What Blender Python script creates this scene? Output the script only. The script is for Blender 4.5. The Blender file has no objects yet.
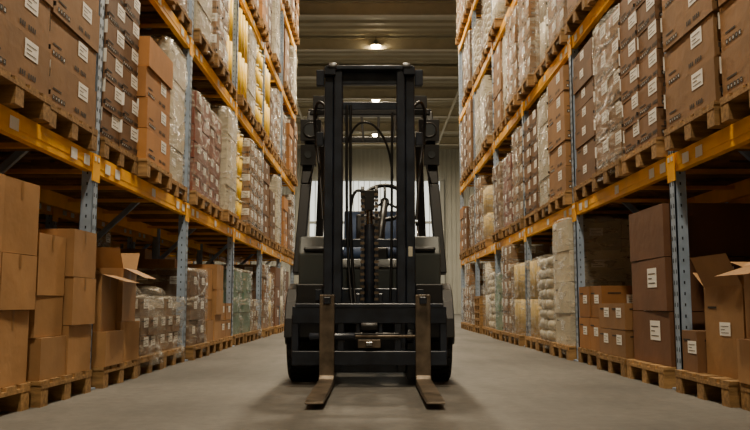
import bpy, math, random
from mathutils import Vector, Matrix, noise
random.seed(7)
scene = bpy.context.scene
COL = scene.collection

def lin(c):
    return tuple(((v/255)/12.92 if v/255 <= .04045 else ((v/255+.055)/1.055)**2.4) for v in c)

# ------------------------------------------------------------------ materials
def mat(name, rgb=(128,128,128), rough=.6, metal=0., tint=False, var=.25, nscale=4., bump=0., bscale=40., objrand=0., stretch=(1,1,1), spec=.5, detail=4):
    m = bpy.data.materials.new(name); m.use_nodes = True
    nt = m.node_tree; N = nt.nodes; L = nt.links
    b = N['Principled BSDF']
    b.inputs['Roughness'].default_value = rough
    b.inputs['Metallic'].default_value = metal
    b.inputs['Specular IOR Level'].default_value = spec
    tc = N.new('ShaderNodeTexCoord'); mp = N.new('ShaderNodeMapping')
    mp.inputs['Scale'].default_value = stretch
    L.new(tc.outputs['Object'], mp.inputs['Vector'])
    nz = N.new('ShaderNodeTexNoise'); nz.inputs['Scale'].default_value = nscale; nz.inputs['Detail'].default_value = detail
    L.new(mp.outputs[0], nz.inputs['Vector'])
    mr = N.new('ShaderNodeMapRange')
    mr.inputs['From Min'].default_value = .3; mr.inputs['From Max'].default_value = .7
    mr.inputs['To Min'].default_value = 1-var; mr.inputs['To Max'].default_value = 1+var*.6
    L.new(nz.outputs['Fac'], mr.inputs['Value'])
    fac = mr.outputs[0]
    if objrand > 0:
        oi = N.new('ShaderNodeObjectInfo'); m2 = N.new('ShaderNodeMapRange')
        m2.inputs['To Min'].default_value = 1-objrand; m2.inputs['To Max'].default_value = 1+objrand
        L.new(oi.outputs['Random'], m2.inputs['Value'])
        mm = N.new('ShaderNodeMath'); mm.operation = 'MULTIPLY'
        L.new(fac, mm.inputs[0]); L.new(m2.outputs[0], mm.inputs[1]); fac = mm.outputs[0]
    vm = N.new('ShaderNodeVectorMath'); vm.operation = 'SCALE'
    if tint:
        at = N.new('ShaderNodeAttribute'); at.attribute_name = 'tint'
        L.new(at.outputs['Color'], vm.inputs[0])
    else:
        vm.inputs[0].default_value = lin(rgb)
    L.new(fac, vm.inputs['Scale'])
    L.new(vm.outputs[0], b.inputs['Base Color'])
    if bump > 0:
        n2 = N.new('ShaderNodeTexNoise'); n2.inputs['Scale'].default_value = bscale
        L.new(mp.outputs[0], n2.inputs['Vector'])
        bp = N.new('ShaderNodeBump'); bp.inputs['Strength'].default_value = bump; bp.inputs['Distance'].default_value = .02
        L.new(n2.outputs['Fac'], bp.inputs['Height']); L.new(bp.outputs[0], b.inputs['Normal'])
    return m

def wrapmat():
    m = bpy.data.materials.new('stretch_film'); m.use_nodes = True
    nt = m.node_tree; N = nt.nodes; L = nt.links
    b = N['Principled BSDF']; out = N['Material Output']
    b.inputs['Base Color'].default_value = (*lin((196,188,172)), 1)
    b.inputs['Roughness'].default_value = .17
    tc = N.new('ShaderNodeTexCoord'); mp = N.new('ShaderNodeMapping')
    mp.inputs['Scale'].default_value = (2.2, 2.2, 7); mp.inputs['Rotation'].default_value = (.5, .4, 0)
    L.new(tc.outputs['Object'], mp.inputs['Vector'])
    nz = N.new('ShaderNodeTexNoise'); nz.inputs['Scale'].default_value = 2.4; nz.inputs['Detail'].default_value = 6; nz.inputs['Distortion'].default_value = .8
    L.new(mp.outputs[0], nz.inputs['Vector'])
    bp = N.new('ShaderNodeBump'); bp.inputs['Strength'].default_value = 1.; bp.inputs['Distance'].default_value = .04
    L.new(nz.outputs['Fac'], bp.inputs['Height']); L.new(bp.outputs[0], b.inputs['Normal'])
    mr = N.new('ShaderNodeMapRange'); mr.inputs['From Min'].default_value = .48; mr.inputs['From Max'].default_value = .72
    mr.inputs['To Min'].default_value = .12; mr.inputs['To Max'].default_value = .78
    L.new(nz.outputs['Fac'], mr.inputs['Value'])
    tr = N.new('ShaderNodeBsdfTransparent'); mx = N.new('ShaderNodeMixShader')
    L.new(mr.outputs[0], mx.inputs[0]); L.new(tr.outputs[0], mx.inputs[1]); L.new(b.outputs[0], mx.inputs[2])
    L.new(mx.outputs[0], out.inputs['Surface'])
    return m

def emis(name, rgb, s):
    m = bpy.data.materials.new(name); m.use_nodes = True
    b = m.node_tree.nodes['Principled BSDF']
    b.inputs['Base Color'].default_value = (*lin(rgb),1)
    b.inputs['Emission Color'].default_value = (*lin(rgb), 1); b.inputs['Emission Strength'].default_value = s
    return m

CARD, WOOD, INK, LABEL, WRAP, GOODS, TAPE = range(7)
LOADM = [
    mat('cardboard', tint=True, rough=.65, var=.2, nscale=3, bump=.15, bscale=12, objrand=.18, spec=.4),
    mat('pallet_wood', (158,124,80), rough=.8, var=.45, nscale=5, stretch=(1,6,6), bump=.3, objrand=.25, spec=.25),
    mat('printed_ink', (40,30,22), rough=.7, var=.1),
    mat('paper_label', (240,238,232), rough=.5, var=.05),
    wrapmat(),
    mat('stored_goods_plastic', tint=True, rough=.45, var=.15, objrand=.08),
    mat('packing_tape', (150,112,68), rough=.3, var=.1),
]

# ------------------------------------------------------------------ mesh builder
class MB:
    def __init__(s): s.v=[]; s.f=[]; s.m=[]; s.c=[]; s.sm=[]
    def face(s, pts, m=0, col=(1,1,1), smooth=False):
        i=len(s.v); s.v += [tuple(p) for p in pts]; s.f.append(tuple(range(i,i+len(pts)))); s.m.append(m); s.c.append(col); s.sm.append(smooth)
    def box(s, c, sz, m=0, col=(1,1,1), rot=0., M=None, taper=1., skip=()):
        hx,hy,hz = sz[0]/2,sz[1]/2,sz[2]/2
        R = M if M is not None else Matrix.Rotation(rot,3,'Z')
        P=[]
        for z in (-1,1):
            t = taper if z>0 else 1
            for x,y in ((-1,-1),(1,-1),(1,1),(-1,1)):
                P.append(Vector(c)+R@Vector((x*hx*t,y*hy*t,z*hz)))
        i=len(s.v); s.v += [tuple(p) for p in P]
        F=[(3,2,1,0),(4,5,6,7),(0,1,5,4),(1,2,6,5),(2,3,7,6),(3,0,4,7)]
        for k,f in enumerate(F):
            if k in skip: continue
            s.f.append(tuple(i+a for a in f)); s.m.append(m); s.c.append(col); s.sm.append(False)
    def bar(s, a, b, w, h, m=0, col=(1,1,1), up=(0,0,1)):
        a=Vector(a); b=Vector(b); d=(b-a); L=d.length; d.normalize(); up=Vector(up)
        if abs(d.dot(up))>.98: up=Vector((0,1,0))
        x=d.cross(up).normalized(); z=x.cross(d).normalized()
        M=Matrix((x,d,z)).transposed()
        s.box((a+b)/2,(w,L,h),m,col,M=M)
    def cyl(s, a, b, r, m=0, col=(1,1,1), n=16, r2=None, caps=True):
        a=Vector(a); b=Vector(b); d=(b-a).normalized(); r2 = r if r2 is None else r2
        up=Vector((0,0,1)) if abs(d.z)<.9 else Vector((1,0,0))
        x=d.cross(up).normalized(); y=d.cross(x)
        i=len(s.v)
        for k in range(n):
            t=2*math.pi*k/n; o=x*math.cos(t)+y*math.sin(t)
            s.v.append(tuple(a+o*r)); s.v.append(tuple(b+o*r2))
        for k in range(n):
            k2=(k+1)%n
            s.f.append((i+2*k,i+2*k+1,i+2*k2+1,i+2*k2)); s.m.append(m); s.c.append(col); s.sm.append(True)
        if caps:
            s.f.append(tuple(i+2*k for k in range(n))); s.m.append(m); s.c.append(col); s.sm.append(False)
            s.f.append(tuple(i+2*k+1 for k in reversed(range(n)))); s.m.append(m); s.c.append(col); s.sm.append(False)
    def prism(s, prof, x0, x1, m=0, col=(1,1,1)):
        n=len(prof); i=len(s.v)
        for x in (x0,x1):
            for p in prof: s.v.append((x,p[0],p[1]))
        for k in range(n):
            k2=(k+1)%n
            s.f.append((i+k,i+k2,i+n+k2,i+n+k)); s.m.append(m); s.c.append(col); s.sm.append(False)
        s.f.append(tuple(i+k for k in reversed(range(n)))); s.m.append(m); s.c.append(col); s.sm.append(False)
        s.f.append(tuple(i+n+k for k in range(n))); s.m.append(m); s.c.append(col); s.sm.append(False)
    def torus(s, c, R, r, axis_m, m=0, col=(1,1,1), n=32, k=10):
        i=len(s.v)
        for a in range(n):
            ta=2*math.pi*a/n
            for b in range(k):
                tb=2*math.pi*b/k
                p=Vector(((R+r*math.cos(tb))*math.cos(ta),(R+r*math.cos(tb))*math.sin(ta),r*math.sin(tb)))
                s.v.append(tuple(Vector(c)+axis_m@p))
        for a in range(n):
            for b in range(k):
                s.f.append((i+a*k+b,i+((a+1)%n)*k+b,i+((a+1)%n)*k+(b+1)%k,i+a*k+(b+1)%k)); s.m.append(m); s.c.append(col); s.sm.append(True)
    def sack(s, c, sz, m=0, col=(1,1,1), rot=0, e=.45, nu=16, nv=8):
        i=len(s.v); R=Matrix.Rotation(rot,3,'Z')
        def sp(x,p): return math.copysign(abs(x)**p,x)
        for a in range(nv+1):
            ph=-math.pi/2+math.pi*a/nv
            for b in range(nu):
                th=2*math.pi*b/nu
                p=Vector((sp(math.cos(ph),e)*sp(math.cos(th),e)*sz[0]/2, sp(math.cos(ph),e)*sp(math.sin(th),e)*sz[1]/2, sp(math.sin(ph),.8)*sz[2]/2))
                p += Vector(noise.noise_vector((p+Vector(c))*6))*.015
                s.v.append(tuple(Vector(c)+R@p))
        for a in range(nv):
            for b in range(nu):
                s.f.append((i+a*nu+b,i+a*nu+(b+1)%nu,i+(a+1)*nu+(b+1)%nu,i+(a+1)*nu+b)); s.m.append(m); s.c.append(col); s.sm.append(True)
    def merge(s, o, off):
        i=len(s.v); s.v += [(p[0]+off[0],p[1]+off[1],p[2]+off[2]) for p in o.v]
        s.f += [tuple(a+i for a in f) for f in o.f]; s.m += o.m; s.c += o.c; s.sm += o.sm
    def mesh(s, name, mats):
        me=bpy.data.meshes.new(name); me.from_pydata(s.v,[],s.f)
        for mm in mats: me.materials.append(mm)
        me.polygons.foreach_set('material_index', s.m)
        me.polygons.foreach_set('use_smooth', s.sm)
        at=me.color_attributes.new('tint','FLOAT_COLOR','CORNER')
        buf=[]
        for f,c in zip(s.f,s.c): buf += [c[0],c[1],c[2],1.]*len(f)
        at.data.foreach_set('color', buf)
        me.update(); return me

def obj(name, me, loc=(0,0,0), rz=0., parent=None, coll=None, bevel=0):
    o=bpy.data.objects.new(name, me); o.location=loc; o.rotation_euler=(0,0,rz)
    (coll or COL).objects.link(o)
    if parent: o.parent=parent
    if bevel:
        b=o.modifiers.new('bevel','BEVEL'); b.width=bevel; b.segments=2; b.limit_method='ANGLE'
    return o

# ------------------------------------------------------------------ pallet loads
def pallet(mb, z=0.):
    w=(1,1,1)
    for y in (-.35,0,.35):
        mb.box((0,y,z+.011),(1.2,.1,.022),WOOD,w)
        for x in (-.53,0,.53): mb.box((x,y,z+.061),(.14,.1,.078),WOOD,w)
    for x in (-.53,0,.53): mb.box((x,0,z+.111),(.145,.8,.022),WOOD,w)
    for y in (-.345,-.175,0,.175,.345): mb.box((0,y,z+.133),(1.2,.125,.022),WOOD,w)
PZ=.144

def marks(mb, c, s, style, R):
    c=Vector(c); e=.0025
    def quad(ax, u0,u1,v0,v1,m):
        pts=[]
        for u,v in ((u0,v0),(u1,v0),(u1,v1),(u0,v1)):
            if ax=='x+': p=Vector((s[0]/2+e, u*s[1], v*s[2]))
            elif ax=='y-': p=Vector((u*s[0], -s[1]/2-e, v*s[2]))
            else: p=Vector((-u*s[0], s[1]/2+e, v*s[2]))
            pts.append(c+R@p)
        mb.face(pts,m)
    for ax in ('x+','y+','y-'):
        W = s[1] if ax=='x+' else s[0]
        H = s[2]
        if style=='print':
            iw=.03/W; ih=.03/H
            for k in range(5):
                u=-.42+k*iw*1.35; quad(ax,u,u+iw,-.40,-.40+ih,INK)
                quad(ax,u+iw*.25,u+iw*.75,-.40+ih*.25,-.40+ih*.75,CARD)
            quad(ax,-.42,-.42+.13/W,-.16,-.16+.01/H,INK)
            for k in range(8):
                if k==3: continue
                u=.02+k*.026/W; quad(ax,u,u+.017/W,-.36,-.36+.028/H,INK)
            lab=(.08,.08+.17/W,.05,.05+.1/H)
        elif style=='label':
            lab=(-.1,-.1+.14/W,-.05,-.05+.08/H)
            quad(ax,-.4,-.4+.12/W,.25,.25+.012/H,INK)
        elif style=='biglabel':
            lab=(.0,.0+.2/W,-.05,-.05+.14/H)
        elif style=='tape':
            quad(ax,-.03,.03,.25,.5,TAPE); continue
        else: continue
        quad(ax,*lab,LABEL)
        e2=e; e=.004
        du=lab[1]-lab[0]; dv=lab[3]-lab[2]
        for k in range(3):
            v=lab[2]+dv*(.2+.24*k); quad(ax,lab[0]+du*.12,lab[0]+du*(.85 if k!=1 else .5),v,v+dv*.05,INK)
        e=e2

def carton(mb, c, s, col, style='', rot=0., open_=False, flap=.48, angs=None):
    R=Matrix.Rotation(rot,3,'Z')
    if not open_:
        mb.box(c,s,CARD,col,rot)
        top=Vector(c)+Vector((0,0,s[2]/2+.001))
        mb.face([top+R@Vector((x*s[0]/2,y*.025,0)) for x,y in ((-1,-1),(1,-1),(1,1),(-1,1))],TAPE)
    else:
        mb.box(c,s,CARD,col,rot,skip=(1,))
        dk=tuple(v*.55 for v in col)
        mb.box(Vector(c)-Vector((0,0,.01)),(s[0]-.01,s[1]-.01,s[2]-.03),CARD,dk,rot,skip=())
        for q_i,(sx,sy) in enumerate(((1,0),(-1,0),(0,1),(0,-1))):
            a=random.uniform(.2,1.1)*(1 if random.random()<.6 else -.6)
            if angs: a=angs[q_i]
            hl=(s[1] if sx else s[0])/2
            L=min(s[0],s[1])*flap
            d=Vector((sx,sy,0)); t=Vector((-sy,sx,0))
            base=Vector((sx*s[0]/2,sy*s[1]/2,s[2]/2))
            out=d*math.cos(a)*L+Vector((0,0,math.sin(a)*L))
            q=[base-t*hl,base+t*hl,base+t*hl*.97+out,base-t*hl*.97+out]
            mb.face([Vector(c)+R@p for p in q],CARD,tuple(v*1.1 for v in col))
    marks(mb,c,s,style,R)

def jit(c,a=.16):
    k=1+random.uniform(-a,a); return tuple(v*k for v in c)
BR1=lin((146,108,68)); BR2=lin((122,88,58)); BR3=lin((166,126,82)); BR4=lin((104,74,50)); BRO=lin((160,110,58))

def stack(mb, nx, ny, layers, h, base, style, W=1.16, D=.8, gap=.006, wob=.01, z0=PZ, drop=0):
    for l in range(layers):
        for ix in range(nx):
            for iy in range(ny):
                if l==layers-1 and random.random()<drop: continue
                sx=W/nx-gap; sy=D/ny-gap
                c=(-W/2+(ix+.5)*W/nx+random.uniform(-wob,wob), -D/2+(iy+.5)*D/ny+random.uniform(-wob,wob), z0+(l+.5)*h)
                st = style if random.random()<.92 else ''
                carton(mb,c,(sx,sy,h-.006),jit(base),st,random.uniform(-.015,.015))
    return z0+layers*h

def shell(mb, sx, sy, z0, z1, seed=0, amp=.02, nseg=56, m=16, top=True):
    per=[]
    for k in range(nseg):
        t=2*math.pi*k/nseg
        e=.22
        per.append((math.copysign(abs(math.cos(t))**e,math.cos(t))*sx/2, math.copysign(abs(math.sin(t))**e,math.sin(t))*sy/2))
    i=len(mb.v); so=Vector((seed*3.1,seed*1.7,0))
    for a in range(m+1):
        z=z0+(z1-z0)*a/m
        for x,y in per:
            p=Vector((x,y,z)); n=noise.noise(p*5+so)+.5*noise.noise(p*12+so)
            r=Vector((x,y,0)).normalized()
            q=p+r*(n*amp); mb.v.append(tuple(q))
    for a in range(m):
        for k in range(nseg):
            k2=(k+1)%nseg
            mb.f.append((i+a*nseg+k,i+a*nseg+k2,i+(a+1)*nseg+k2,i+(a+1)*nseg+k)); mb.m.append(WRAP); mb.c.append((1,1,1)); mb.sm.append(True)
    if top:
        mb.f.append(tuple(i+m*nseg+k for k in range(nseg))); mb.m.append(WRAP); mb.c.append((1,1,1)); mb.sm.append(False)

TPL={}
def T(key, name, fn, seed=1):
    random.seed(seed); mb=MB(); pallet(mb); fn(mb); TPL[key]=(name, mb.mesh(name, LOADM), mb)

T('printA','pallet_of_cartons',lambda m: stack(m,3,1,5,.27,BR1,'print',D=.8),1)
T('printB','pallet_of_cartons',lambda m: stack(m,3,2,6,.215,BR2,'print',D=.8),2)
T('printC','pallet_of_cartons',lambda m: stack(m,2,1,4,.29,BR1,'print',D=.78),3)
T('printD','pallet_of_cartons',lambda m: stack(m,2,1,5,.23,BR2,'print',D=.74,drop=.4),33)
T('lab6','pallet_of_cartons',lambda m: stack(m,3,1,7,.19,BR2,'label',D=.74),4)
T('lab5','pallet_of_cartons',lambda m: stack(m,2,1,5,.25,BR4,'biglabel',D=.76,drop=.3),34)
T('orange','pallet_of_cartons',lambda m: stack(m,2,1,4,.26,BRO,'print',D=.76),5)
def f(m): z=stack(m,3,2,5,.26,BR1,'print',W=1.12,D=.74); shell(m,1.18,.8,.05,z+.01,1)
T('wrapA','shrink_wrapped_pallet_load',f,6)
def f(m): z=stack(m,2,2,5,.22,BR2,'label',W=1.12,D=.72); shell(m,1.18,.79,.05,z+.01,2)
T('wrapB','shrink_wrapped_pallet_load',f,7)
def f(m): z=stack(m,3,2,3,.26,BR4,'label',W=1.1,D=.72); shell(m,1.18,.79,.05,z+.02,12,.03)
T('wrapC','shrink_wrapped_pallet_load',f,37)
RED=lin((118,66,50))
def f(m): z=stack(m,3,2,6,.18,RED,'label',W=1.12,D=.74); shell(m,1.18,.8,.05,z+.01,3)
T('wrapRed','shrink_wrapped_pallet_load',f,8)
WH=lin((198,190,168)); CRE=lin((200,176,116)); GRN=lin((100,134,116)); GRY=lin((132,120,100))
def f(m): z=stack(m,2,1,4,.33,WH,'label',W=1.12,D=.72); shell(m,1.18,.79,.05,z+.02,14,.03)
T('wrapW','shrink_wrapped_pallet_load',f,47)
def rolls(m,col,r=.125,h=.6,n=2):
    for l in range(n):
        for ix in range(4):
            for iy in range(3):
                m.cyl((-.42+ix*.28,-.255+iy*.255,PZ+l*h),(-.42+ix*.28,-.255+iy*.255,PZ+(l+1)*h-.01),r,GOODS,jit(col),14)
def f(m): rolls(m,WH,.12); shell(m,1.18,.8,.06,PZ+1.2,4,.03)
T('rollW','shrink_wrapped_pallet_load',f,9)
def f(m): rolls(m,CRE,.12,.5,2); shell(m,1.18,.8,.06,PZ+1.0,5,.03)
T('rollC','shrink_wrapped_pallet_load',f,10)
YEL=lin((246,204,24))
def f(m):
    for l in range(4):
        for ix in range(4):
            for iy in range(3):
                x,y,z=-.42+ix*.28,-.265+iy*.265,PZ+l*.33
                m.cyl((x,y,z),(x,y,z+.29),.115,GOODS,jit(YEL,.06),16,.128); m.cyl((x,y,z+.285),(x,y,z+.32),.134,GOODS,lin((200,190,150)),16)
T('drums','pallet_of_yellow_buckets',f,11)
T('rollY','pallet_of_yellow_rolls',lambda m: rolls(m,YEL,.125,.65,2),51)
def sacks(m,col,n):
    for l in range(n):
        for ix in range(3):
            for iy in range(2):
                m.sack((-.38+ix*.38,-.2+iy*.4,PZ+.07+l*.12),(.4,.42,.15),GOODS,jit(col),random.uniform(-.06,.06))
def f(m): sacks(m,WH,8); shell(m,1.2,.84,.06,PZ+1.0,6,.03)
T('sacks','shrink_wrapped_pallet_load',f,12)
def f(m):
    stack(m,4,3,3,.16,lin((132,100,72)),'label',W=1.08,D=.74,drop=.4); m.sack((.25,-.1,PZ+.5),(.5,.5,.2),WRAP,(1,1,1)); shell(m,1.16,.82,.06,PZ+.5,7,.06)
T('bagsLow','shrink_wrapped_pallet_load',f,13)
def f(m): stack(m,2,2,3,.3,GRN,'',W=1.08,D=.74); shell(m,1.16,.8,.06,PZ+.93,8,.035)
T('green','shrink_wrapped_pallet_load',f,14)
DKB=lin((100,68,46))
def f(m): stack(m,2,1,3,.38,DKB,'biglabel',W=1.12,D=.76,wob=.012)
T('dark','pallet_of_dark_cartons',f,15)
def loose(m, hmax, op=True):
    for row,(x) in enumerate((-.38,0.02,.39)):
        for y in (-.2,.2):
            z=PZ
            while z<hmax-.2:
                h=random.choice((.24,.3,.36,.4))
                if z+h>hmax+.1: break
                last = z+h>hmax-.2
                c=(x+random.uniform(-.035,.035),y+random.uniform(-.018,.018),z+h/2)
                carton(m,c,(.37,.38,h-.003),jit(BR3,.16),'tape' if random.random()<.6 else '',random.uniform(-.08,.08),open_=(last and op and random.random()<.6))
                z+=h
T('looseHi','pallet_of_loose_cartons',lambda m: loose(m,1.42,False),16)
T('looseMid','pallet_of_loose_cartons',lambda m: loose(m,1.15,False),21)
T('looseLow','pallet_of_loose_cartons',lambda m: loose(m,.85),18)
def f(m):
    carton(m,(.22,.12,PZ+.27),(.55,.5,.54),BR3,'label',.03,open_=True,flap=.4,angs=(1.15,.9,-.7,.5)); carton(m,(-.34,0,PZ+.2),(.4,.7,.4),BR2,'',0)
    carton(m,(-.34,0,PZ+.55),(.38,.6,.3),BR4,'label',0)
    carton(m,(.3,-.27,PZ+.13),(.5,.24,.26),BR2,'label',0)
T('bigopen','pallet_with_open_carton',f,19)
T('cartLow','pallet_of_cartons',lambda m: stack(m,3,2,3,.22,BR1,'label',D=.78,drop=.5),20)
T('cartLow2','pallet_of_cartons',lambda m: stack(m,2,2,2,.3,BRO,'label',D=.76,drop=.3),22)
def f(m):
    for k in range(1,5): pallet(m,k*.144)
T('empties','stack_of_empty_pallets',f,23)

XL=-1.93; XR=2.05; RD=1.1; BAY=2.72; Y0=.03; NB=7; GAP=.26
LV=[0.,1.61,3.36,5.1,6.85]
up=['printA','printB','printC','printD','lab6','lab5','wrapA','wrapB','wrapC','wrapRed','wrapA','wrapB','wrapW','rollW','sacks','rollC','orange','printA','wrapA','wrapW']
low=['looseMid','cartLow','bagsLow','looseLow','green','sacks','rollC','wrapB','cartLow2','rollW','dark','wrapC','wrapA','wrapW','empties']
OV={
 ('L',0,1,0):'looseMid',('L',0,1,1):'looseHi',('L',0,1,2):'looseMid',
 ('L',0,2,0):'looseLow',('L',0,2,1):'bagsLow',('L',0,2,2):'bagsLow',
 ('L',0,3,0):'wrapC',('L',0,3,1):'looseMid',('L',0,3,2):'cartLow',
 ('L',0,4,0):'green',('L',0,4,1):'green',('L',0,4,2):'bagsLow',
 ('L',1,1,1):'printA',('L',1,1,2):'printA',('L',1,2,0):'printB',('L',1,2,1):'orange',('L',1,2,2):'wrapW',
 ('L',1,3,0):'wrapRed',('L',1,3,1):'wrapRed',('L',1,3,2):'wrapW',('L',1,4,0):'drums',('L',1,4,1):'wrapA',
 ('L',2,2,1):'printA',('L',2,2,2):'wrapB',('L',2,3,0):'wrapW',('L',2,3,1):'wrapA',('L',2,3,2):'rollY',('L',2,4,0):'rollY',('L',2,4,1):'wrapW',('L',2,4,2):'drums',('L',2,5,0):'rollY',
 ('R',0,1,0):'bigopen',('R',0,1,1):'looseLow',('R',0,1,2):'bigopen',
 ('R',0,2,0):'dark',('R',0,2,1):'cartLow',('R',0,2,2):'cartLow2',
 ('R',0,3,0):'wrapW',('R',0,3,1):'sacks',('R',0,3,2):'rollC',('R',0,4,0):'rollC',('R',0,4,1):'wrapA',
 ('R',1,1,1):'printA',('R',1,1,2):'printA',('R',1,2,0):'printB',('R',1,2,1):'wrapA',('R',1,2,2):'lab6',
 ('R',1,3,0):'printA',('R',1,3,1):'wrapW',('R',1,3,2):'printB',('R',1,4,0):'wrapA',
 ('R',2,2,0):'wrapA',('R',2,2,1):'printA',
}
random.seed(42)
def slotY(b,i): return Y0+b*BAY+.08+(i+.5)*(BAY-.16+.0)/3
for side in 'LR':
    xc = XL-RD/2 if side=='L' else XR+RD/2
    for lv in range(5):
        for b in range(NB):
            for i in range(3):
                k=OV.get((side,lv,b,i))
                if k is None:
                    k=random.choice(low if lv==0 else up)
                    if lv and random.random()<.05: continue
                name,me,_=TPL[k]
                dx = random.uniform(-.04,.04)
                obj(name,me,(xc+dx,slotY(b,i)+random.uniform(-.005,.005),LV[lv]), 0. if side=='L' else math.pi)
random.seed(5); rb=MB()
for lv in range(5):
    for b in range(NB):
        for i in range(3):
            if random.random()<.08: continue
            rb.merge(TPL[random.choice(low+['dark','printB','dark'] if lv==0 else up)][2],(0,slotY(b,i),LV[lv]))
rme=rb.mesh('stored_goods_row',LOADM)
obj('stored_goods_row',rme,(XL-RD-GAP-RD/2,0,0)); obj('stored_goods_row',rme,(XR+RD+GAP+RD/2,0,0))

# ------------------------------------------------------------------ racks
RM=[mat('galvanised_blue_steel',(158,178,204),rough=.45,metal=.1,var=.25,nscale=6),
    mat('orange_beam_paint',(255,186,6),rough=.5,var=.14,nscale=5,spec=.3),
    mat('rack_slot_dark',(20,22,26),rough=.9,var=.05),
    mat('beam_tag_white',(236,238,236),rough=.5,var=.05)]
def rack(slotside):
    """front face at x=0, body toward -x"""
    mb=MB(); H=8.55; pw=.1
    for b in range(NB+1):
        y=Y0+b*BAY
        for x,s in ((-.04,1),(-RD+.04,-1)):
            mb.box((x+s*.035,y,H/2+.01),(.01,pw,H-.02),0)
            mb.box((x,y-pw/2+.005,H/2+.01),(.08,.01,H-.02),0)
            mb.box((x,y+pw/2-.005,H/2+.01),(.08,.01,H-.02),0)
            mb.box((x,y,.006),(.13,.15,.012),0)
            if s==1:
                z=.12
                while z<H-.1:
                    for dy in (-.022,.022):
                        mb.face([(x+.0415,y+dy-.008,z-.014),(x+.0415,y+dy+.008,z-.014),(x+.0415,y+dy+.006,z+.014),(x+.0415,y+dy-.006,z+.014)],2)
                    yy=y+slotside*(pw/2+.0015)
                    mb.face([(x-.005,yy,z-.01),(x+.005,yy,z-.01),(x+.005,yy,z+.01),(x-.005,yy,z+.01)],2)
                    z+=.075
        z=.25; k=0
        mb.bar((-.07,y,z),(-RD+.07,y,z),.04,.05,0)
        while z+.9<H:
            a,c=(-.07,-RD+.07) if k%2==0 else (-RD+.07,-.07)
            mb.bar((a,y,z),(c,y,z+.9),.04,.05,0); z+=.9; k+=1
        mb.bar((-.07,y,z),(-RD+.07,y,z),.04,.05,0)
    for b in range(NB):
        ya=Y0+b*BAY+pw/2+.001; yb=Y0+(b+1)*BAY-pw/2-.001
        for L in LV[1:]:
            for x in (-.035,-RD+.035):
                mb.box((x,(ya+yb)/2,L-.067),(.05,yb-ya,.13),1)
                s=1 if x>-.5 else -1
                mb.box((x+s*.0265,(ya+yb)/2,L-.065),(.003,yb-ya,.05),1)
                for yy in (ya,yb):
                    sg = 1 if yy==ya else -1
                    mb.box((x+s*.034,yy+sg*(-.02),L-.1),(.008,.075,.19),1)
                    mb.box((x+s*.04,yy+sg*(-.02),L-.04),(.004,.03,.03),3)
            for yy in (ya+.2,ya+.42,(ya+yb)/2+.1,yb-.35,yb-.12):
                mb.face([(-.0035,yy-.055,L-.105),(-.0035,yy+.055,L-.105),(-.0035,yy+.055,L-.035),(-.0035,yy-.055,L-.035)],3)
            for t in (.17,.5,.83):
                yy=ya+(yb-ya)*t
                mb.box((-RD/2,yy,L-.04),(RD-.12,.05,.03),1)
    return mb.mesh('pallet_rack',RM)
rmL=rack(-1); rmR=rack(1)
obj('pallet_rack',rmL,(XL,0,0))
obj('pallet_rack',rmR,(XR,Y0*2+NB*BAY,0),math.pi)
obj('pallet_rack',rmL,(XL-RD-GAP,0,0))
obj('pallet_rack',rmR,(XR+RD+GAP,Y0*2+NB*BAY,0),math.pi)

# ------------------------------------------------------------------ building
HC=9.2; YB=44.; YF=-9.; XW=9.5
def floor_mat():
    m=mat('polished_concrete',(94,91,86),rough=.55,var=.4,nscale=.7,bump=.06,bscale=30,detail=10)
    nt=m.node_tree;N=nt.nodes;L=nt.links; b=N['Principled BSDF']
    nz=N.new('ShaderNodeTexNoise'); nz.inputs['Scale'].default_value=1.3; nz.inputs['Detail'].default_value=8
    tc=N.new('ShaderNodeTexCoord'); mp=N.new('ShaderNodeMapping'); mp.inputs['Scale'].default_value=(2.5,.4,1)
    L.new(tc.outputs['Object'],mp.inputs[0]); L.new(mp.outputs[0],nz.inputs[0])
    mr=N.new('ShaderNodeMapRange'); mr.inputs['To Min'].default_value=.4; mr.inputs['To Max'].default_value=.8
    L.new(nz.outputs['Fac'],mr.inputs[0]); L.new(mr.outputs[0],b.inputs['Roughness'])
    src=b.inputs['Base Color'].links[0].from_socket
    n3=N.new('ShaderNodeTexNoise'); n3.inputs['Scale'].default_value=14; n3.inputs['Detail'].default_value=9; n3.inputs['Roughness'].default_value=.7
    L.new(tc.outputs['Object'],n3.inputs[0])
    m3=N.new('ShaderNodeMapRange'); m3.inputs['From Min'].default_value=.3; m3.inputs['From Max'].default_value=.7
    m3.inputs['To Min'].default_value=.7; m3.inputs['To Max'].default_value=1.22
    L.new(n3.outputs['Fac'],m3.inputs[0])
    v=N.new('ShaderNodeVectorMath'); v.operation='SCALE'
    L.new(src,v.inputs[0]); L.new(m3.outputs[0],v.inputs['Scale']); L.new(v.outputs[0],b.inputs['Base Color'])
    return m
FM=floor_mat()
def slab(name,c,s,m):
    mb=MB(); mb.box((0,0,0),s); o=obj(name,mb.mesh(name,[m]),c); return o
slab('floor',(0,(YB+YF)/2,-.1),(2*XW,YB-YF,.2),FM)
WM=mat('wall_sheet_metal',(176,176,168),rough=.6,var=.1,nscale=1)
def corr(name, L, Hh, pitch=.25, dep=.04):
    mb=MB(); n=int(L/pitch); pts=[]
    for k in range(n):
        x=-L/2+k*pitch
        pts+=[(x,0),(x+pitch*.4,0),(x+pitch*.5,-dep),(x+pitch*.9,-dep)]
    pts.append((L/2,0))
    for a,b in zip(pts[:-1],pts[1:]):
        mb.face([(a[0],a[1],0),(b[0],b[1],0),(b[0],b[1],Hh),(a[0],a[1],Hh)],0)
    return mb.mesh(name,[WM])
obj('wall_back',corr('wall_back',2*XW,HC),(0,YB,0))
obj('wall_front',corr('wall_front',2*XW,HC),(0,YF,0),math.pi)
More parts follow.
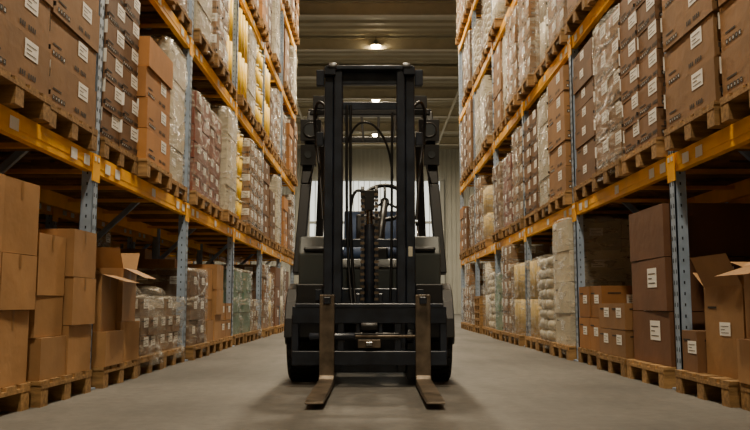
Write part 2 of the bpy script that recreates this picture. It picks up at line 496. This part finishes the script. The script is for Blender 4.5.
obj('wall_left',corr('wall_left',YB-YF,HC),(-XW,(YB+YF)/2,0),math.pi/2)
obj('wall_right',corr('wall_right',YB-YF,HC),(XW,(YB+YF)/2,0),-math.pi/2)
CM=mat('ceiling_deck',(158,152,132),rough=.6,var=.12,nscale=1)
mb=MB(); p=.5; y=YF; dep=.07
while y<YB-.01:
    for (a,za,b_,zb) in ((0,0,.22,0),(.22,0,.27,-dep),(.27,-dep,.45,-dep),(.45,-dep,.5,0)):
        mb.face([(-XW,y+a,za),(-XW,y+b_,zb),(XW,y+b_,zb),(XW,y+a,za)],0)
    y+=p
obj('ceiling',mb.mesh('ceiling',[CM]),(0,0,HC))
BM=mat('roof_beam_steel',(176,168,146),rough=.6,var=.1)
mb=MB()
y=21.7-3.1*9.9
while y<YB-.5:
    mb.box((0,y,-.02),(2*XW-.1,.2,.03)); mb.box((0,y,-.2),(2*XW-.1,.03,.36)); mb.box((0,y,-.39),(2*XW-.1,.2,.03)); y+=3.1
for x in (-6,-3.2,3.2,6):
    mb.box((x,(YB+YF)/2,-.45),(.08,YB-YF-.2,.07))
obj('trim_roof_beams',mb.mesh('trim_roof_beams',[BM]),(0,0,HC-.09))
GM=emis('translucent_daylight_panel',(232,236,230),1.25)
mb=MB(); DW=7.2; DH=7.3
mb.box((0,0,DH/2),(DW,.06,DH),0)
n=24
for k in range(n+1): mb.box((-DW/2+k*DW/n,-.04,DH/2),(.04,.04,DH),1)
for x in (-DW/2-.1,DW/2+.1): mb.box((x,-.03,DH/2),(.2,.14,DH),1)
for z in (DH+.1,2.6,5.): mb.box((0,-.06,z),(DW+.4,.1,.14),1)
obj('door_1',mb.mesh('door_1',[GM,mat('door_frame_grey',(170,172,168),rough=.5,var=.05)]),(0,YB-.12,0))

# ceiling lamps
LM=[mat('lamp_housing',(90,90,86),rough=.4,var=.05),emis('lamp_lens',(255,228,180),80)]
mb=MB(); mb.cyl((0,0,0),(0,0,.14),.1,0,r2=.06); mb.cyl((0,0,0),(0,0,-.04),.1,0,r2=.17,caps=False); mb.cyl((0,0,-.04),(0,0,-.12),.165,1,r2=.12); mb.cyl((0,0,.13),(0,0,.3),.012,0,n=8)
lamp=mb.mesh('ceiling_lamp',LM)
def L(x,y,pw):
    obj('ceiling_lamp',lamp,(x,y,8.85))
    d=bpy.data.lights.new('lamp_light','AREA'); d.shape='DISK'; d.size=.6; d.energy=pw; d.color=(1.,.84,.60); d.spread=math.radians(172)
    o=bpy.data.objects.new('lamp_light',d); o.location=(x,y,8.68); COL.objects.link(o)
for k in range(7): L(.03,-2.2+6.8*k, (500,440,440,440,440,420,420)[k])
for x in (-6.2,6.2):  # unseen side lamps, added to light the goods from behind
    for y in (1,11.4,24,35): L(x,y,160 if y<20 else 340)
W=bpy.data.worlds.new('world'); scene.world=W; W.use_nodes=True
W.node_tree.nodes['Background'].inputs[0].default_value=(.9,.85,.8,1); W.node_tree.nodes['Background'].inputs[1].default_value=.1

# ------------------------------------------------------------------ forklift
FL=bpy.data.objects.new('forklift',None); FL.location=(-.04,5.6,0); COL.objects.link(FL)
BLK=mat('mast_black_paint',(38,44,56),rough=.28,var=.5,nscale=9,metal=.2)
BODY=mat('truck_body_grey',(72,78,78),rough=.4,var=.12)
DK=mat('truck_dark_plastic',(20,21,24),rough=.4,var=.15)
RUB=mat('tyre_rubber',(24,24,24),rough=.8,var=.3,nscale=14)
STL=mat('worn_fork_steel',(104,92,78),rough=.42,metal=.4,var=.65,nscale=9)
CHR=mat('chrome_rod',(150,150,150),rough=.18,metal=1.,var=.05)
GLS=mat('lamp_glass',(60,64,68),rough=.1,var=.02)
SEAT=mat('seat_vinyl',(64,84,120),rough=.5,var=.1)
RED_=mat('warning_decal',(200,196,180),rough=.5,var=.1)
FMT=[BLK,BODY,DK,RUB,STL,CHR,GLS,SEAT,RED_]
def part(name,fn,bevel=.006):
    mb=MB(); fn(mb); return obj(name,mb.mesh(name,FMT),(0,0,0),0,FL,bevel=bevel)
def f(m):
    for s in (-1,1):
        m.box((s*.322,.23,1.17),(.018,.16,2.24),0); m.box((s*.297,.155,1.17),(.065,.018,2.24),0); m.box((s*.297,.305,1.17),(.065,.018,2.24),0)
    m.box((0,.31,2.06),(.64,.02,.06),0)
    m.box((0,.31,.62),(.64,.02,.14),0)
    m.box((0,.31,.16),(.66,.03,.16),0)
part('mast_outer_channels',f)
def f(m):
    for s in (-1,1):
        m.box((s*.252,.19,1.2),(.016,.15,2.2),0); m.box((s*.228,.12,1.2),(.06,.016,2.2),0); m.box((s*.228,.262,1.2),(.06,.016,2.2),0)
        m.box((s*.29,.14,2.27),(.085,.1,.06),0)
        m.cyl((s*.26,.13,.35),(s*.31,.13,.35),.05,2)
        m.box((s*.365,.2,2.24),(.06,.06,.12),0)
        m.box((s*.365,.2,1.78),(.05,.06,.1),0)
        m.cyl((s*.24,.12,2.3),(s*.3,.12,2.3),.035,2)
    m.box((0,.2,2.24),(.62,.05,.1),0)
    m.box((0,.15,2.295),(.64,.12,.03),0)
    m.box((0,.265,1.02),(.46,.02,.06),0)
part('mast_inner_channels',f)
def f(m):
    m.cyl((0,.2,.35),(0,.2,1.15),.042,0); m.cyl((0,.2,1.15),(0,.2,1.36),.025,5)
    m.box((0,.17,1.37),(.13,.07,.05),2); m.box((0,.15,1.3),(.07,.03,.1),2)
    for s in (-1,1):
        m.cyl((s*.05-.012,.14,1.38),(s*.05+.012,.14,1.38),.042,2)
        m.cyl((s*.225,.35,.2),(s*.225,.35,1.6),.026,0); m.cyl((s*.225,.35,1.6),(s*.225,.35,2.1),.015,5)
part('lift_cylinders',f,.003)
def f(m):
    for s in (-1,1):
        z=.5; k=0
        while z<1.36:
            m.box((s*.05,.098,z),(.03 if k%2 else .02,.014,.019),4 if k%2 else 0); z+=.022; k+=1
part('lift_chains',f,0)
def f(m):
    m.box((0,.07,.5),(1.08,.05,.12),0); m.box((0,.07,.2),(1.08,.05,.1),0)
    m.box((0,.045,.565),(1.04,.02,.03),0)
    for x in (-.52,-.2,.2,.52): m.box((x,.08,.35),(.05,.05,.3),0)
    m.box((0,.06,.35),(.42,.03,.05),2)
    m.cyl((-.42,.05,.35),(-.1,.05,.35),.025,0); m.cyl((-.1,.05,.35),(.35,.05,.35),.011,4)
    for k in range(14): m.box((-.455+k*.07,.043,.575),(.012,.012,.02),2)
    for x in (-.08,.08): m.box((x,.1,.5),(.03,.06,.3),0)
    m.box((0,.04,.3),(.16,.03,.06),4); m.box((.0,.02,.3),(.05,.03,.03),5)
    m.cyl((-.06,.04,.42),(.06,.04,.42),.03,2)
part('fork_carriage',f)
def f(m):
    for s in (-1,1):
        x=.04+s*.334
        prof=[(.045,.64),(0,.64),(0,.085),(-.03,.062),(-.6,.056),(-1.1,.047),(-1.14,.04),(-1.14,.03),(-.6,.02),(.02,.018),(.045,.05)]
        m.prism(prof,x-.052,x+.052,4)
        m.box((x,.05,.61),(.07,.06,.06),0); m.box((x,.03,.24),(.08,.05,.05),0)
        m.box((x,-.006,.6),(.05,.02,.05),0)
part('forks',f,.005)
def wheel(m,x,y,r,w):
    m.cyl((x-w/2,y,r),(x+w/2,y,r),r-.015,3,n=40)
    for k in range(26):
        t=2*math.pi*k/26; M=Matrix.Rotation(t,3,'X')
        for s in (-1,1):
            m.box(Vector((x+s*w*.24,y,r))+M@Vector((0,0,r-.018)),(w*.44,.045,.034),3,M=M@Matrix.Rotation(s*.35,3,'Z'))
    for s in (-1,1):
        m.cyl((x+s*w/2,y,r),(x+s*(w/2+.012),y,r),r*.55,1,n=24); m.cyl((x+s*w/2,y,r),(x+s*(w/2+.04),y,r),r*.2,0,n=16)
def f(m):
    for s in (-1,1): wheel(m,s*.475,.56,.335,.25)
part('drive_wheels',f,0)
def f(m):
    for s in (-1,1): wheel(m,s*.44,2.1,.26,.18)
part('steer_wheels',f,0)
def f(m):
    for s in (-1,1):
        prof=[]
        for k in range(9):
            a=math.radians(180-k*20); prof.append((.56+math.cos(a)*.40,.335+math.sin(a)*.40))
        inner=[(.56+math.cos(math.radians(20+k*20))*.37,.335+math.sin(math.radians(20+k*20))*.37) for k in range(9)]
        m.prism(prof+inner, s*.35, s*.61, 2)
        m.box((s*.3,1.3,.5),(.08,1.6,.3),2)
        m.box((s*.5,1.2,.3),(.2,.4,.04),2); m.box((s*.5,1.2,.5),(.2,.4,.03),2)
        m.box((s*.43,.24,.62),(.2,.06,.2),2)
        m.box((s*.34,.34,.42),(.02,.2,.3),2)
    m.box((0,.62,.4),(.66,.2,.44),2)
part('chassis_and_fenders',f,.008)
def f(m):
    for s in (-1,1):
        prof=[(.38,.66),(.34,.95),(.42,1.08),(.62,1.1),(.8,.95),(.82,.72)]
        m.prism(prof,s*.27,s*.53,1)
    m.prism([(.45,.6),(.42,.84),(.5,.92),(.68,.88),(.7,.6)],-.27,.27,1)
    m.box((.04,.6,.96),(.2,.12,.1),2)
    for s in (-1,1):
        m.box((s*.4,.335,.98),(.18,.03,.035),2)
part('front_cowl',f,.02)
def f(m):
    m.prism([(1.15,.45),(1.15,.9),(1.3,.95),(2.0,.97),(2.0,.45)],-.5,.5,1)
    m.prism([(2.0,.2),(2.0,1.02),(2.3,1.02),(2.5,.9),(2.55,.6),(2.45,.2)],-.54,.54,2)
part('hood_and_counterweight',f,.03)
def f(m):
    m.sack((0,1.35,1.0),(.5,.5,.14),7,e=.35); 
    M=Matrix.Rotation(-.15,3,'X')
    m.box((0,1.62,1.2),(.48,.1,.42),7,M=M)
    m.box((0,1.57,1.2),(.26,.04,.36),2,M=M)
    for s in (-1,1): m.box((s*.27,1.4,1.15),(.05,.3,.05),2)
part('operator_seat',f,.03)
def f(m):
    A=Matrix.Rotation(math.radians(58),3,'X')
    c=Vector((.12,.88,1.4))
    m.torus(c,.18,.017,A,2)
    for a in (90,210,330):
        t=math.radians(a); m.cyl(c,c+A@Vector((math.cos(t)*.17,math.sin(t)*.17,0)),.01,2,n=8)
    m.cyl(c-A@Vector((0,0,-.02)),c-A@Vector((0,0,.03)),.035,2)
    m.cyl(c,(.06,.62,.95),.03,2)
    for k in range(3): m.cyl((.3+k*.04,.75,1.0),(.3+k*.04,.8,1.2),.006,5,n=8); m.cyl((.3+k*.04,.8,1.2),(.3+k*.04,.805,1.23),.015,2,n=10)
part('steering_wheel_and_levers',f,0)
def f(m):
    for s in (-1,1):
        m.bar((s*.545,.5,.8),(s*.5,.62,1.5),.08,.09,2,up=(0,1,0)); m.bar((s*.5,.62,1.5),(s*.46,.72,2.1),.08,.09,2,up=(0,1,0))
        m.bar((s*.5,2.05,1.0),(s*.45,1.85,2.1),.07,.09,2,up=(0,1,0))
        m.bar((s*.46,.68,2.1),(s*.45,1.88,2.12),.07,.06,2)
    m.bar((-.48,.7,2.1),(.48,.7,2.1),.08,.05,2); m.bar((-.47,1.86,2.12),(.47,1.86,2.12),.07,.05,2)
    for k in range(6): m.box((-.35+k*.14,1.28,2.115),(.022,1.12,.03),2)
part('overhead_guard',f,.008)
def f(m):
    for s in (-1,1):
        m.box((s*.46,.56,1.92),(.16,.1,.17),2); m.cyl((s*.46,.51,1.92),(s*.46,.5,1.92),.05,6,n=20)
        m.torus((s*.46,.505,1.92),.055,.008,Matrix.Rotation(math.pi/2,3,'X'),2)
        m.box((s*.46,.64,2.0),(.04,.14,.04),2)
        m.box((s*.48,.58,1.73),(.12,.08,.16),2); m.cyl((s*.48,.54,1.73),(s*.48,.53,1.73),.03,6,n=16)
        m.box((s*.4,.6,2.16),(.1,.05,.1),2)
part('work_lamps',f,.01)
def f(m):
    for s in (-1,1):
        m.cyl((s*.36,.32,.62),(s*.36,.75,.5),.032,0); m.cyl((s*.36,.24,.64),(s*.36,.34,.61),.018,5)
        m.box((s*.365,.23,.64),(.05,.07,.08),0)
    m.box((.295,.144,.95),(.03,.004,.07),8)
part('tilt_cylinders',f,.003)
def hose(pts,r,name):
    cu=bpy.data.curves.new(name,'CURVE'); cu.dimensions='3D'; cu.bevel_depth=r; cu.bevel_resolution=3
    sp=cu.splines.new('NURBS'); sp.points.add(len(pts)-1)
    for p,q in zip(sp.points,pts): p.co=(*q,1)
    sp.use_endpoint_u=True; sp.order_u=4; cu.materials.append(DK)
    o=bpy.data.objects.new(name,cu); COL.objects.link(o); o.parent=FL
for dx in (0,.028):
    hose([(-.17+dx,.25,2.05),(-.17+dx,.24,1.7),(-.17+dx,.24,1.2),(-.15+dx,.2,.8),(-.12+dx,.12,.5),(-.1+dx,.08,.42)],.011,'hydraulic_hose')
hose([(.17,.27,2.0),(.16,.26,1.6),(.17,.26,1.0),(.15,.24,.6)],.010,'hydraulic_hose')
hose([(-.17,.25,1.75),(-.12,.22,1.9),(-.02,.2,1.93),(.08,.22,1.86),(.16,.26,1.7),(.17,.27,1.5)],.009,'hydraulic_hose')
hose([(-.02,.16,1.36),(-.1,.14,1.44),(-.16,.16,1.3),(-.13,.18,.9),(-.1,.16,.6)],.011,'hydraulic_hose')
for s in (-1,1):
    hose([(s*.47,.6,1.8),(s*.42,.56,1.72),(s*.44,.52,1.6),(s*.48,.56,1.5)],.008,'lamp_cable')
    hose([(s*.33,.3,2.05),(s*.4,.35,2.15),(s*.44,.45,2.0),(s*.4,.5,1.75),(s*.37,.4,1.5),(s*.35,.33,1.2)],.012,'hydraulic_hose')

# ------------------------------------------------------------------ camera
cd=bpy.data.cameras.new('camera'); cd.lens=38.4; cd.sensor_width=36; cd.clip_end=200
co=bpy.data.objects.new('camera',cd); co.location=(0,0,.58); co.rotation_euler=(math.radians(96.3),0,0); COL.objects.link(co)
scene.camera=co
